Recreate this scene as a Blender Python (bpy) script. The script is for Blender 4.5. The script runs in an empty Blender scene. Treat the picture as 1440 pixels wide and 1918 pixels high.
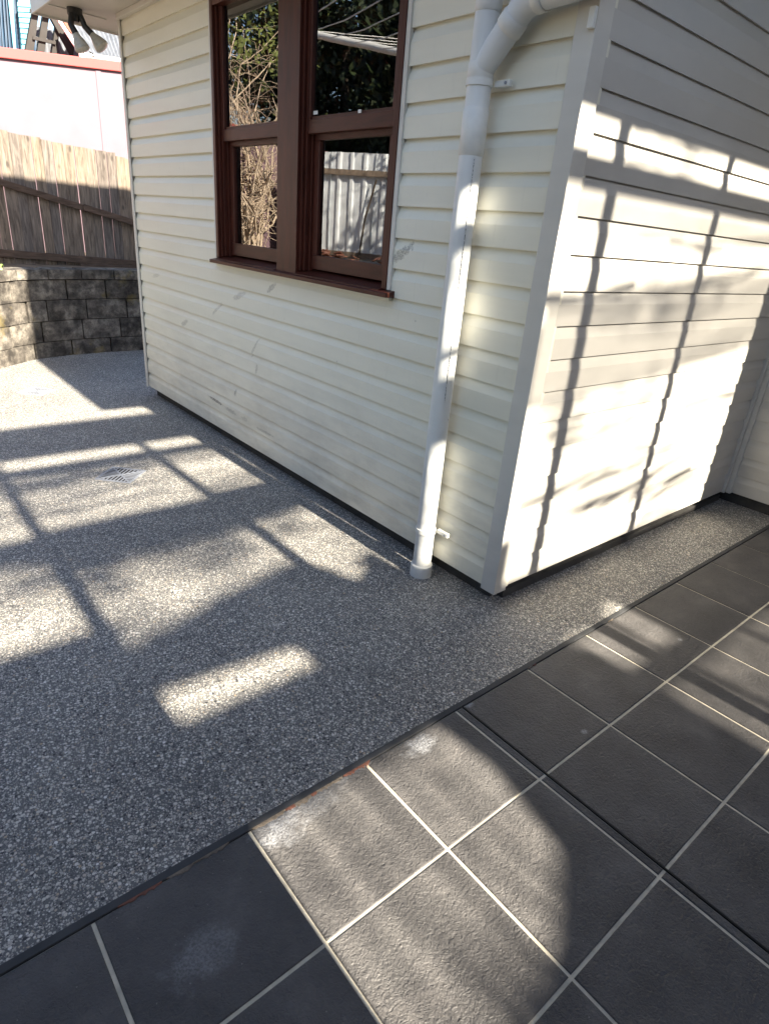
import bpy, bmesh, math, random
from mathutils import Vector, Matrix
random.seed(7)
S = bpy.context.scene
COL = S.collection
PI = math.pi

# ------------------------------------------------------------------ camera
cam_d = bpy.data.cameras.new('camera'); cam = bpy.data.objects.new('camera', cam_d); COL.objects.link(cam)
R = ((0.766, -0.638, 0.080), (-0.210, -0.366, -0.906), (0.608, 0.677, -0.414))   # right, down, forward
right = Vector(R[0]).normalized(); fwd = Vector(R[2]); fwd = (fwd - right*fwd.dot(right)).normalized()
up = right.cross(fwd)
m = Matrix((right, up, -fwd)).transposed().to_4x4(); m.translation = Vector((-2.327, -1.686, 1.777))
cam.matrix_world = m
cam_d.sensor_fit = 'HORIZONTAL'; cam_d.sensor_width = 36.0; cam_d.lens = 36.0*1155.5/1440.0
cam_d.clip_start = 0.05; cam_d.clip_end = 500
S.camera = cam

# ------------------------------------------------------------------ sky, sun, exposure
TAN = 0.68                                   # tangent of the sun's elevation
ELEV = math.atan(TAN)
DRX = -0.02                                  # the light drifts this much in x per metre of y
w = bpy.data.worlds.new('World'); S.world = w; w.use_nodes = True
nt = w.node_tree; nt.nodes.clear()
sky = nt.nodes.new('ShaderNodeTexSky'); sky.sky_type = 'NISHITA'; sky.sun_disc = False
sky.sun_elevation = ELEV; sky.sun_rotation = math.radians(180-1.1); sky.air_density = 1.0; sky.dust_density = 1.0
bg = nt.nodes.new('ShaderNodeBackground'); bg.inputs['Strength'].default_value = 0.075
wo = nt.nodes.new('ShaderNodeOutputWorld')
nt.links.new(sky.outputs[0], bg.inputs[0]); nt.links.new(bg.outputs[0], wo.inputs[0])
sd = bpy.data.lights.new('sun', 'SUN'); sd.energy = 5.0; sd.angle = math.radians(0.8); sd.color = (1.0, 0.90, 0.74)
sun = bpy.data.objects.new('sun', sd); COL.objects.link(sun)
ld = Vector((DRX, 1.0, -TAN)).normalized()
sun.rotation_mode = 'QUATERNION'; sun.rotation_quaternion = ld.to_track_quat('-Z', 'Y')
S.view_settings.view_transform = 'Standard'; S.view_settings.look = 'None'
S.view_settings.exposure = 2.35; S.view_settings.gamma = 1.0; S.view_settings.use_curve_mapping = False

# ------------------------------------------------------------------ material helpers
class NG:
    def __init__(s, name):
        s.m = bpy.data.materials.new(name); s.m.use_nodes = True; s.t = s.m.node_tree; s.t.nodes.clear()
        s.out = s.n('ShaderNodeOutputMaterial'); s.b = s.n('ShaderNodeBsdfPrincipled')
        s.l(s.b.outputs[0], s.out.inputs[0]); s._p = None
    def n(s, t, **k):
        x = s.t.nodes.new(t)
        for a, v in k.items(): setattr(x, a, v)
        return x
    def l(s, a, b): s.t.links.new(a, b)
    def pos(s):
        if s._p is None: s._p = s.n('ShaderNodeNewGeometry').outputs['Position']
        return s._p
    def obj(s): return s.n('ShaderNodeTexCoord').outputs['Object']
    def rnd(s): return s.n('ShaderNodeObjectInfo').outputs['Random']
    def inp(s, sock, v):
        if isinstance(v, (int, float)): sock.default_value = v
        elif isinstance(v, tuple): sock.default_value = (v + (1,))[:len(sock.default_value)] if len(sock.default_value) == 4 else v
        else: s.l(v, sock)
    def map(s, v, scale=(1, 1, 1), loc=(0, 0, 0), rot=(0, 0, 0)):
        x = s.n('ShaderNodeMapping'); s.l(v, x.inputs[0])
        s.inp(x.inputs['Scale'], scale); s.inp(x.inputs['Location'], loc); s.inp(x.inputs['Rotation'], rot); return x.outputs[0]
    def noise(s, v, scale, detail=3, rough=.55, dist=0):
        x = s.n('ShaderNodeTexNoise'); s.l(v, x.inputs['Vector']); x.inputs['Scale'].default_value = scale
        x.inputs['Detail'].default_value = detail; x.inputs['Roughness'].default_value = rough; x.inputs['Distortion'].default_value = dist
        return x.outputs[0]
    def vor(s, v, scale, feature='F1', rnd=1.0):
        x = s.n('ShaderNodeTexVoronoi', feature=feature); s.l(v, x.inputs['Vector']); x.inputs['Scale'].default_value = scale
        x.inputs['Randomness'].default_value = rnd; return x
    def math(s, op, a, b=0.0, c=None, clamp=False):
        x = s.n('ShaderNodeMath', operation=op, use_clamp=clamp); s.inp(x.inputs[0], a); s.inp(x.inputs[1], b)
        if c is not None: s.inp(x.inputs[2], c)
        return x.outputs[0]
    def ramp(s, v, stops, interp='LINEAR'):
        x = s.n('ShaderNodeValToRGB'); s.l(v, x.inputs[0]); r = x.color_ramp; r.interpolation = interp
        while len(r.elements) > 1: r.elements.remove(r.elements[-1])
        r.elements[0].position = stops[0][0]; c = stops[0][1]; r.elements[0].color = (c if isinstance(c, tuple) else (c, c, c)) + (1,)
        for p, c in stops[1:]:
            e = r.elements.new(p); e.color = (c if isinstance(c, tuple) else (c, c, c)) + (1,)
        return x.outputs[0]
    def mix(s, f, a, b, mode='MIX'):
        x = s.n('ShaderNodeMix', data_type='RGBA', blend_type=mode); s.inp(x.inputs[0], f); s.inp(x.inputs[6], a); s.inp(x.inputs[7], b); return x.outputs[2]
    def bump(s, h, strength=.3, dist=.01, prev=None):
        x = s.n('ShaderNodeBump'); s.inp(x.inputs['Strength'], strength); x.inputs['Distance'].default_value = dist; s.l(h, x.inputs['Height'])
        if prev is not None: s.l(prev, x.inputs['Normal'])
        s.l(x.outputs[0], s.b.inputs['Normal']); return x.outputs[0]
    def spot(s, centre, radii, rot=(0, 0, 0), ns=14, soft=.55):
        """mask of a worn spot with its own ragged outline, at a place in the world"""
        v = s.n('ShaderNodeVectorMath', operation='SUBTRACT'); s.l(s.pos(), v.inputs[0]); v.inputs[1].default_value = centre
        mp = s.n('ShaderNodeMapping', vector_type='TEXTURE'); s.l(v.outputs[0], mp.inputs[0]); mp.inputs['Rotation'].default_value = rot; mp.inputs['Scale'].default_value = radii
        ln = s.n('ShaderNodeVectorMath', operation='LENGTH'); s.l(mp.outputs[0], ln.inputs[0])
        d = s.math('ADD', ln.outputs['Value'], s.math('MULTIPLY', s.math('SUBTRACT', s.noise(s.pos(), ns, 4), .5), 1.6))
        return s.ramp(d, [(1-soft, 1.0), (1.0, 0.0)])
    def set(s, col=None, rough=None, metal=None, spec=None):
        if col is not None: s.inp(s.b.inputs['Base Color'], col)
        if rough is not None: s.inp(s.b.inputs['Roughness'], rough)
        if metal is not None: s.inp(s.b.inputs['Metallic'], metal)
        if spec is not None: s.inp(s.b.inputs['Specular IOR Level'], spec)
        return s.m

def simple(name, col, rough=.6, var=.15, ns=6, metal=0.0, bump=0.0, bs=60, spec=.5):
    g = NG(name); n = g.noise(g.pos(), ns, 5)
    a = tuple(c*(1-var) for c in col); b = tuple(min(1, c*(1+var)) for c in col)
    g.set(g.ramp(n, [(.3, a), (.7, b)]), g.ramp(n, [(.3, max(.05, rough-.07)), (.7, min(1, rough+.07))]), metal, spec)
    if bump: g.bump(g.noise(g.pos(), bs, 4), bump, .004)
    return g.m

M = {}
# exposed aggregate concrete
def aggregate():
    g = NG('exposed_aggregate')
    warp = g.n('ShaderNodeVectorMath', operation='MULTIPLY_ADD')
    nz = g.n('ShaderNodeTexNoise'); g.l(g.pos(), nz.inputs['Vector']); nz.inputs['Scale'].default_value = 60
    g.l(nz.outputs[1], warp.inputs[0]); warp.inputs[1].default_value = (.006, .006, 0); g.l(g.pos(), warp.inputs[2])
    P = g.map(warp.outputs[0], scale=(1, 1, .3))
    def layer(scale, loc):
        v = g.vor(g.map(P, loc=loc, rot=(0, 0, loc[0])), scale)
        sep = g.n('ShaderNodeSeparateColor'); g.l(v.outputs['Color'], sep.inputs[0])
        size = g.math('MULTIPLY_ADD', sep.outputs[0], .34, .215)
        mask = g.math('MULTIPLY', g.math('SUBTRACT', size, v.outputs['Distance']), 9.0, clamp=True)
        col = g.ramp(sep.outputs[1], [(0, (.035, .036, .042)), (.16, (.045, .045, .05)), (.19, (.40, .38, .34)), (.40, (.54, .51, .45)), (.62, (.68, .65, .58)),
                                     (.80, (.74, .71, .65)), (.90, (.46, .35, .23)), (.96, (.80, .78, .73)), (1, (.84, .82, .78))])
        return mask, col, v.outputs['Distance']
    m1, c1, d1 = layer(86, (.3, 0, 0)); m2, c2, d2 = layer(148, (1.7, 3, 0)); m3, c3, d3 = layer(190, (2.9, 5, 0))
    cem = g.ramp(g.noise(g.pos(), 3, 5), [(.3, (.125, .127, .130)), (.7, (.185, .182, .174))])
    c = g.mix(g.math('MULTIPLY', m3, .6), cem, c3); c = g.mix(g.math('MULTIPLY', m2, .8), c, c2); c = g.mix(m1, c, c1)
    big = g.noise(g.pos(), .9, 4)
    c = g.mix(1.0, c, g.ramp(big, [(.3, .82), (.7, 1.1)]), 'MULTIPLY')
    g.set(c, g.math('MULTIPLY_ADD', m1, -.22, .72), 0.0, .4)
    h = g.math('ADD', g.math('MULTIPLY', m1, 1.0), g.math('MULTIPLY', m2, .6))
    b = g.bump(h, .55, .0035); g.bump(g.noise(g.pos(), 14, 3), .25, .006, b)
    return g.m
M['agg'] = aggregate()

def tile_mat():
    g = NG('charcoal_slate_tile')
    r = g.rnd(); off = g.n('ShaderNodeCombineXYZ'); g.l(g.math('MULTIPLY', r, 37), off.inputs[0]); g.l(g.math('MULTIPLY', r, 91), off.inputs[1])
    v = g.n('ShaderNodeVectorMath', operation='ADD'); g.l(g.pos(), v.inputs[0]); g.l(off.outputs[0], v.inputs[1]); P = v.outputs[0]
    n = g.noise(P, 5, 6, .6)
    c = g.ramp(n, [(.3, (.062, .060, .061)), (.55, (.098, .094, .093)), (.75, (.150, .141, .136))])
    dusty = g.ramp(g.noise(P, 2.2, 6, .7), [(.5, 0.0), (.75, .5)])
    c = g.mix(dusty, c, (.15, .145, .14))
    # chalky cement bloom left near the joint
    for ce, ra in (((-.976, -.497, 0), (.085, .05, .2)), ((-1.47, -.47, 0), (.17, .075, .2)), ((-1.60, -.50, 0), (.10, .07, .2)), ((-1.25, -.44, 0), (.12, .04, .2)), ((-.653, -.445, 0), (.035, .03, .2)),
                   ((.608, -.752, 0), (.02, .014, .1)), ((-.377, -.834, 0), (.018, .014, .1)), ((-1.95, -.70, 0), (.12, .08, .2))):
        s_ = g.math('MULTIPLY', g.spot(ce, ra, ns=22, soft=.75), g.ramp(g.noise(g.pos(), 130, 3, .7), [(.38, .25), (.6, 1.0)]))
        c = g.mix(g.math('MULTIPLY', s_, .32 if ra[0] > .11 or ce[0] < -1.9 else .75), c, (.45, .46, .48))
    spk = g.vor(P, 26); sp = g.ramp(spk.outputs['Distance'], [(.045, 1.0), (.06, 0.0)])
    c = g.mix(g.math('MULTIPLY', sp, .35), c, (.4, .38, .34))
    w1 = g.noise(P, 85, 2, .5, .7); w2 = g.noise(g.map(P, scale=(1, 1.6, 1)), 32, 3, .5, 1.2)
    w3 = g.math('ABSOLUTE', g.math('SUBTRACT', g.noise(P, 48, 2, .5, 1.5), .5))
    h = g.math('ADD', g.math('MULTIPLY', w1, .9), g.math('ADD', g.math('MULTIPLY', w2, .7), g.math('MULTIPLY', g.math('MINIMUM', w3, .10), 2.0)))
    g.set(c, g.ramp(n, [(.3, .42), (.7, .56)]), 0.0, .3)
    g.bump(h, .85, .006)
    return g.m
M['tile'] = tile_mat()
M['grout'] = simple('sandy_grout', (.58, .53, .42), .9, .18, 25, bump=.4, bs=160)
M['joint'] = simple('dark_expansion_joint', (.045, .047, .05), .75, .3, 12, bump=.4)
M['black'] = simple('black_joint_filler', (.008, .008, .008), .7)
M['mortar'] = simple('broken_mortar', (.17, .14, .11), .95, .35, 40, bump=.8, bs=120)
M['terracotta'] = simple('terracotta', (.20, .085, .058), .85, .3, 30, bump=.6, bs=120)

def cladding(name, base, marks=False, dirt=.25):
    g = NG(name)
    P = g.pos(); n = g.noise(g.map(P, scale=(1, .35, 2.5)), 3, 5)
    a = tuple(c*.93 for c in base); b = tuple(c*1.03 for c in base)
    c = g.ramp(n, [(.3, a), (.7, b)])
    sep = g.n('ShaderNodeSeparateXYZ'); g.l(P, sep.inputs[0])
    low = g.ramp(g.math('MULTIPLY', sep.outputs[2], .8), [(0.0, 1.0), (.9, 0.0)])
    gr = g.math('MULTIPLY', g.math('MULTIPLY', g.ramp(g.noise(g.map(P, scale=(1, .6, 2)), 4.5, 6, .65), [(.42, 0.0), (.72, 1.0)]), low), dirt*2)
    c = g.mix(gr, c, tuple(x*.55 for x in (base[0], base[1]*.99, base[2]*1.02)))
    grime = g.ramp(g.noise(g.map(P, scale=(6, 6, .5)), 7, 5, .7), [(.58, 0.0), (.8, .35)])
    c = g.mix(g.math('MULTIPLY', grime, dirt*2), c, tuple(x*.6 for x in base))
    fly = g.vor(P, 5.5); f = g.ramp(fly.outputs['Distance'], [(.018, 1.0), (.026, 0.0)])
    c = g.mix(g.math('MULTIPLY', f, .5), c, (.12, .10, .07))
    if marks:
        for (y, z, ry, rz, an, k, dk) in ((.955, 1.675, .115, .030, -.55, .75, (.20, .19, .16)), (2.285, 1.353, .075, .022, -.5, .65, (.22, .21, .18)), (2.76, 1.242, .10, .026, -.35, .5, (.24, .23, .2)),
                (3.14, 1.095, .12, .016, -.6, .45, (.24, .23, .2)), (3.79, .885, .09, .026, -.4, .55, (.24, .23, .2)), (4.38, 1.225, .10, .020, -.2, .35, (.25, .24, .2)),
                (3.205, .325, .15, .014, .05, .95, (.05, .05, .05)), (2.93, .305, .11, .020, .05, .5, (.2, .19, .17)), (2.70, .30, .06, .02, 0, .4, (.2, .19, .17)), (2.38, .285, .15, .011, 0, .5, (.2, .19, .17)),
                (2.85, .479, .02, .035, .3, .6, (.16, .15, .13)), (2.498, .748, .018, .05, .25, .5, (.2, .19, .16)), (2.53, .90, .12, .012, -.9, .45, (.2, .19, .16)), (1.75, .25, .12, .008, 0, .4, (.2, .19, .17))):
            s_ = g.spot((0, y, z), (.1, ry, rz), rot=(an, 0, 0), ns=38, soft=.35)
            s_ = g.math('MULTIPLY', s_, g.ramp(g.noise(g.map(P, scale=(1, 1, 2.2), rot=(an, 0, 0)), 60, 4, .8), [(.40, .15), (.56, 1.0)]))
            c = g.mix(g.math('MULTIPLY', s_, k), c, dk)
    g.set(c, g.ramp(n, [(.3, .38), (.7, .5)]), 0.0, .45)
    b1 = g.bump(g.noise(P, 260, 2), .10, .0015); g.bump(g.noise(g.map(P, scale=(1, 1, 2)), 2.2, 3), .35, .012, b1)
    return g.m
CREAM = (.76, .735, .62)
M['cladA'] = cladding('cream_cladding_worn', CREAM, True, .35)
M['cladB'] = cladding('cream_cladding_toned_down', (.53, .512, .47), False, .12)  # same cream boards, base darkened to hold back the sunlit wall
M['trim'] = cladding('white_trim', (.62, .60, .545), False, .12)
M['pvc'] = cladding('white_pvc_pipe', (.70, .715, .70), False, .3)
M['pvc2'] = simple('white_pvc_fitting', (.70, .70, .66), .4, .05, 20)
M['soffit'] = simple('painted_soffit', (.55, .52, .46), .5, .08, 3)

def timber(name, base, axis_scale, rough=.35, contrast=.35, spec=.5):
    g = NG(name); P = g.pos()
    n = g.noise(g.map(P, scale=axis_scale), 9, 6, .6, .4)
    a = tuple(c*(1-contrast) for c in base); b = tuple(c*(1+contrast) for c in base)
    g.set(g.ramp(n, [(.3, a), (.7, b)]), rough, 0.0, spec); g.bump(n, .15, .002); return g.m
M['stain'] = timber('red_brown_stained_timber', (.064, .016, .009), (3, 3, .5), .42, .3, .35)
M['stain_h'] = timber('red_brown_stained_timber_horizontal', (.064, .016, .009), (3, .5, 3), .42, .3, .35)

def paling(name, base, contrast=.45):
    g = NG(name); P = g.pos(); r = g.rnd()
    off = g.n('ShaderNodeCombineXYZ'); g.l(g.math('MULTIPLY', r, 31), off.inputs[0]); g.l(g.math('MULTIPLY', r, 57), off.inputs[2])
    v = g.n('ShaderNodeVectorMath', operation='ADD'); g.l(P, v.inputs[0]); g.l(off.outputs[0], v.inputs[1])
    n = g.noise(g.map(v.outputs[0], scale=(9, 9, .8)), 4, 6, .65, .6)
    a = tuple(c*(1-contrast) for c in base); b = tuple(c*(1+contrast) for c in base)
    c = g.ramp(n, [(.28, a), (.5, base), (.72, b)])
    c = g.mix(1.0, c, g.ramp(r, [(0, (.72, .70, .70)), (.5, (1, 1, 1)), (1, (1.25, 1.15, 1.0))]), 'MULTIPLY')
    kn = g.vor(g.map(v.outputs[0], scale=(1, 1, .45)), 5.0); c = g.mix(g.ramp(kn.outputs['Distance'], [(.06, .8), (.12, 0.0)]), c, tuple(x*.35 for x in base))
    g.set(c, .85, 0.0, .2); g.bump(n, .5, .004); return g.m
M['paling'] = paling('weathered_grey_paling', (.135, .116, .102), .65)
M['paling2'] = paling('weathered_brown_paling', (.34, .27, .19))
M['rail'] = timber('weathered_rail', (.09, .062, .046), (.6, 4, 4), .85, .45, .2)

def blockmat():
    g = NG('mossy_concrete_block'); r = g.rnd(); P = g.pos()
    n = g.noise(P, 5, 7, .7); n2 = g.noise(P, 2.2, 5, .6)
    c = g.ramp(n, [(.30, (.05, .045, .040)), (.47, (.14, .125, .108)), (.62, (.29, .262, .222)), (.8, (.38, .345, .295))])
    soot = g.ramp(g.noise(P, 7.5, 9, .72), [(.40, 0.0), (.60, .78)])
    c = g.mix(soot, c, (.028, .025, .023))
    moss = g.ramp(n2, [(.60, 0.0), (.74, .7)]); c = g.mix(moss, c, (.30, .23, .06))
    c = g.mix(1.0, c, g.ramp(r, [(0, .75), (1, 1.15)]), 'MULTIPLY')
    g.set(c, .93, 0.0, .2); b = g.bump(g.noise(P, 70, 5, .7), .7, .006); g.bump(n, .5, .02, b); return g.m
M['block'] = blockmat()
M['soil'] = simple('dry_soil', (.14, .10, .065), .95, .4, 6, bump=.8, bs=30)
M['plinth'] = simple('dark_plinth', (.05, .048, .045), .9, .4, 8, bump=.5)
M['pink'] = simple('pale_pink_render', (.175, .112, .135), .7, .10, 2)
M['red'] = simple('faded_red_coping', (.36, .050, .045), .6, .12, 4)
M['navy'] = simple('navy_corrugated', (.018, .045, .085), .5, .25, 3)
M['turq'] = simple('turquoise_paint', (.11, .36, .44), .5, .08, 4)
M['brownframe'] = simple('dark_brown_frame', (.016, .012, .010), .7, .3, 8)
M['greyroof'] = simple('grey_corrugated_roof', (.13, .14, .16), .6, .25, 5)
M['white'] = simple('white_paint', (.75, .75, .72), .5, .05, 5)
M['steel'] = simple('galvanised_sheet', (.74, .78, .81), .5, .18, 4, metal=.0, spec=.5)
M['blackplastic'] = simple('black_plastic', (.012, .012, .013), .45)
M['bulb'] = simple('silvered_bulb', (.42, .40, .34), .3, .15, 30)
M['bulbface'] = simple('frosted_bulb_face', (.55, .52, .46), .25, .08, 30)
M['drain'] = simple('pale_grey_drain_plastic', (.25, .27, .31), .5, .12, 20)
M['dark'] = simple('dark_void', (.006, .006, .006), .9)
M['post'] = timber('brown_post', (.09, .06, .045), (3, 3, .5), .6, .3)
M['bark'] = simple('pale_bare_bark', (.50, .40, .30), .85, .35, 20, bump=.5)
M['trunk'] = simple('dark_bark', (.08, .06, .045), .9, .3, 10)
M['wire'] = simple('clothesline_wire', (.70, .70, .68), .5)
M['wood_debris'] = simple('debris_timber', (.22, .17, .13), .9, .35, 12)

def leafmat(name, col):
    g = NG(name); n = g.noise(g.pos(), 1.3, 4)
    g.set(g.ramp(n, [(.3, tuple(c*.45 for c in col)), (.7, tuple(c*1.6 for c in col))]), .5, 0.0, .4); return g.m
M['leaf'] = leafmat('dark_green_leaves', (.018, .028, .010))
M['leaf2'] = leafmat('olive_leaves', (.11, .13, .035))
M['weed'] = leafmat('fresh_weed', (.18, .26, .06))

def glassmat():
    g = NG('window_glass'); t = g.t; t.nodes.remove(g.b)
    fr = g.n('ShaderNodeFresnel'); fr.inputs[0].default_value = 2.35
    gl = g.n('ShaderNodeBsdfGlossy'); gl.inputs['Roughness'].default_value = 0.0; gl.inputs['Color'].default_value = (1, 1, 1, 1)
    tr = g.n('ShaderNodeBsdfTransparent'); tr.inputs[0].default_value = (.75, .78, .77, 1)
    bp = g.n('ShaderNodeBump'); bp.inputs['Strength'].default_value = .02; bp.inputs['Distance'].default_value = .01
    g.l(g.noise(g.pos(), 3, 2), bp.inputs['Height']); g.l(bp.outputs[0], gl.inputs['Normal'])
    mx = g.n('ShaderNodeMixShader'); g.l(fr.outputs[0], mx.inputs[0]); g.l(tr.outputs[0], mx.inputs[1]); g.l(gl.outputs[0], mx.inputs[2]); g.l(mx.outputs[0], g.out.inputs[0])
    return g.m
M['glass'] = glassmat()
def dimmermat(name, col, thru):
    g = NG(name); g.set(col, .9, 0.0, .1)
    tr = g.n('ShaderNodeBsdfTransparent'); mx = g.n('ShaderNodeMixShader')
    mx.inputs[0].default_value = 1-thru
    g.l(tr.outputs[0], mx.inputs[1]); g.l(g.b.outputs[0], mx.inputs[2]); g.l(mx.outputs[0], g.out.inputs[0]); return g.m
M['dimmer'] = dimmermat('half_light_dimmer', (.10, .09, .08), .5)  # part-clear material for the panels added to dim the sun
M['dimmer2'] = dimmermat('thin_light_dimmer', (.15, .14, .12), .6)
M['dimmer3'] = dimmermat('dense_light_dimmer', (.10, .09, .08), .2)
M['blocker'] = dimmermat('opaque_light_blocker', (.10, .08, .06), .0)  # opaque material for the panels added to block light

# ------------------------------------------------------------------ mesh helpers
def tag(o, label=None, cat=None, group=None, kind=None):
    if label: o['label'] = label
    if cat: o['category'] = cat
    if group: o['group'] = group
    if kind: o['kind'] = kind
    return o
def empty(name, loc=(0, 0, 0), label=None, cat=None, group=None):
    o = bpy.data.objects.new(name, None); COL.objects.link(o); o.location = loc; o.empty_display_size = .1
    return tag(o, label, cat, group)
class MB:
    def __init__(s): s.v = []; s.f = []; s.sm = []
    def add(s, vs, fs, smooth=False):
        n = len(s.v); s.v += [tuple(p) for p in vs]; s.f += [tuple(i+n for i in f) for f in fs]; s.sm += [smooth]*len(fs); return s
    def box(s, x0, x1, y0, y1, z0, z1):
        return s.add([(x, y, z) for x in (x0, x1) for y in (y0, y1) for z in (z0, z1)],
                     [(0, 1, 3, 2), (4, 6, 7, 5), (0, 4, 5, 1), (2, 3, 7, 6), (0, 2, 6, 4), (1, 5, 7, 3)])
    def prism(s, pts, d):
        """closed outline (3-D points) pushed by vector d"""
        n = len(pts); d = Vector(d); a = [Vector(p) for p in pts]
        return s.add(a+[p+d for p in a], [tuple(range(n-1, -1, -1)), tuple(range(n, 2*n))]+[(i, (i+1) % n, (i+1) % n+n, i+n) for i in range(n)])
    def beam(s, a, b, wdt, h, upv=(0, 0, 1)):
        a = Vector(a); b = Vector(b); d = (b-a).normalized(); sd_ = d.cross(Vector(upv)); sd_ = (sd_ if sd_.length > 1e-4 else d.cross(Vector((1, 0, 0)))).normalized(); u = sd_.cross(d)
        q = [a+sd_*x*wdt/2+u*z*h/2 for x, z in ((-1, -1), (1, -1), (1, 1), (-1, 1))]
        return s.prism(q, b-a)
    def tube(s, pts, rad, seg=12, cap=True):
        pts = [Vector(p) for p in pts]; n = len(pts); rr = rad if isinstance(rad, (list, tuple)) else [rad]*n
        vs = []; t0 = (pts[1]-pts[0]).normalized(); u = t0.orthogonal().normalized()
        for i, p in enumerate(pts):
            t = ((pts[min(i+1, n-1)]-p).normalized()+(p-pts[max(i-1, 0)]).normalized()).normalized() if 0 < i < n-1 else ((pts[1]-pts[0]) if i == 0 else (pts[-1]-pts[-2])).normalized()
            u = (u-t*u.dot(t)).normalized(); v = t.cross(u)
            vs += [p+(u*math.cos(2*PI*k/seg)+v*math.sin(2*PI*k/seg))*rr[i] for k in range(seg)]
        fs = [(i*seg+k, i*seg+(k+1) % seg, (i+1)*seg+(k+1) % seg, (i+1)*seg+k) for i in range(n-1) for k in range(seg)]
        s.add(vs, fs, True)
        if cap: s.add(vs[:seg], [tuple(range(seg-1, -1, -1))]); s.add(vs[-seg:], [tuple(range(seg))])
        return s
    def mesh(s, name, mat):
        me = bpy.data.meshes.new(name); me.from_pydata(s.v, [], s.f); me.polygons.foreach_set('use_smooth', s.sm); me.materials.append(mat); me.update(); return me
    def build(s, name, mat, parent=None, bevel=0.0, loc=None):
        o = bpy.data.objects.new(name, s.mesh(name, mat)); COL.objects.link(o)
        if loc: o.location = loc
        if parent: attach(o, parent)
        if bevel:
            b = o.modifiers.new('bevel', 'BEVEL'); b.width = bevel; b.segments = 2; b.limit_method = 'ANGLE'
        return o
def world_off(p):
    v = Vector((0, 0, 0))
    while p: v += p.location; p = p.parent
    return v
def attach(o, parent):                      # keeps coordinates given in world space (parents are never rotated here)
    o.parent = parent; o.location = o.location-world_off(parent)
def place(me, name, parent, loc, rz=0.0, sc=(1, 1, 1)):
    o = bpy.data.objects.new(name, me); COL.objects.link(o); o.location = loc; o.rotation_euler = (0, 0, rz); o.scale = sc
    if parent: attach(o, parent)
    return o

def leaves(pts, n, spread, size, seed):
    r = random.Random(seed); b = MB()
    for k in range(n):
        c = Vector(r.choice(pts))+Vector((r.gauss(0, spread), r.gauss(0, spread), r.gauss(0, spread))); u = Vector((r.gauss(0, 1), r.gauss(0, 1), r.gauss(0, 1))).normalized(); v = u.orthogonal().normalized()*.45; s_ = size*r.uniform(.6, 1.4)
        b.add([c-u*s_, c+v*s_, c+u*s_, c-v*s_], [(0, 1, 2, 3)])
    return b

# ------------------------------------------------------------------ the setting
WX = 2.83            # inner corner of the recess
YE = -0.42           # front edge of the pebble concrete
SK = 0.07            # how far the base is set back behind the cladding
ground = MB().add([(-120, -120, -.06), (120, -120, -.06), (120, 120, -.06), (-120, 120, -.06)], [(0, 1, 2, 3)]).build('ground', M['soil']); tag(ground, kind='structure')
path = MB().box(-3.6, WX+.5, YE, 8.6, -.05, 0.0).build('path', M['agg']); tag(path, 'exposed aggregate concrete path wrapping round the cream house', kind='structure')
MB().box(-4.5, WX+.5, YE-.026, YE-.001, -.05, .004).build('expansion_strip', M['joint'], path, .002)

# tiled patio: every tile a piece of its own, grout sheet below
patio = MB().box(-4.6, WX+.4, -4.6, YE-.028, -.05, -.0035).build('patio_floor', M['grout']); tag(patio, 'charcoal slate tiled patio with sandy grout', kind='structure')
T = .4743; X0 = -2.1492; G = .0055
rows = [(YE-.456, YE-.030)]; y = YE-.456
for k in range(7):
    rows.append((y-.466, y)); y -= .466
def tile_mesh(lx, ly):
    b = MB(); e = .0025; h = .012
    q = lambda i, z: [(i, i, z), (lx-i, i, z), (lx-i, ly-i, z), (i, ly-i, z)]
    return b.add(q(0, -.02)+q(0, -e)+q(e, 0), [(0, 1, 5, 4), (1, 2, 6, 5), (2, 3, 7, 6), (3, 0, 4, 7), (4, 5, 9, 8), (5, 6, 10, 9), (6, 7, 11, 10), (7, 4, 8, 11), (8, 9, 10, 11)]).mesh('tile', M['tile'])
cache = {}
def put_tile(x0, x1, y0, y1):
    lx, ly = round(x1-x0-2*G, 4), round(y1-y0-(2*G if y1 < YE-.1 else G), 4)
    if (lx, ly) not in cache: cache[(lx, ly)] = tile_mesh(lx, ly)
    o = place(cache[(lx, ly)], 'tile', patio, (x0+G, y0+G, .001+random.uniform(-.0005, .0007)))
    o.rotation_euler = (random.uniform(-.0012, .0012), random.uniform(-.0012, .0012), 0)
for ri, (y0, y1) in enumerate(rows):
    for ci in range(-4, 11):
        xa, xb = X0+ci*T, X0+(ci+1)*T
        xb = min(xb, WX-.02)
        if xb-xa < .05: continue
        if ci == 3:
            put_tile(xa, xa+.040, y0, y1)
            put_tile(xa+.040, xb, y0, y1)
        else: put_tile(xa, xb, y0, y1)
MB().box(X0+3*T+.0375, X0+3*T+.0425, -4.5, YE-.03, -.01, .0045).build('control_joint', M['black'], patio)
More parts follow.
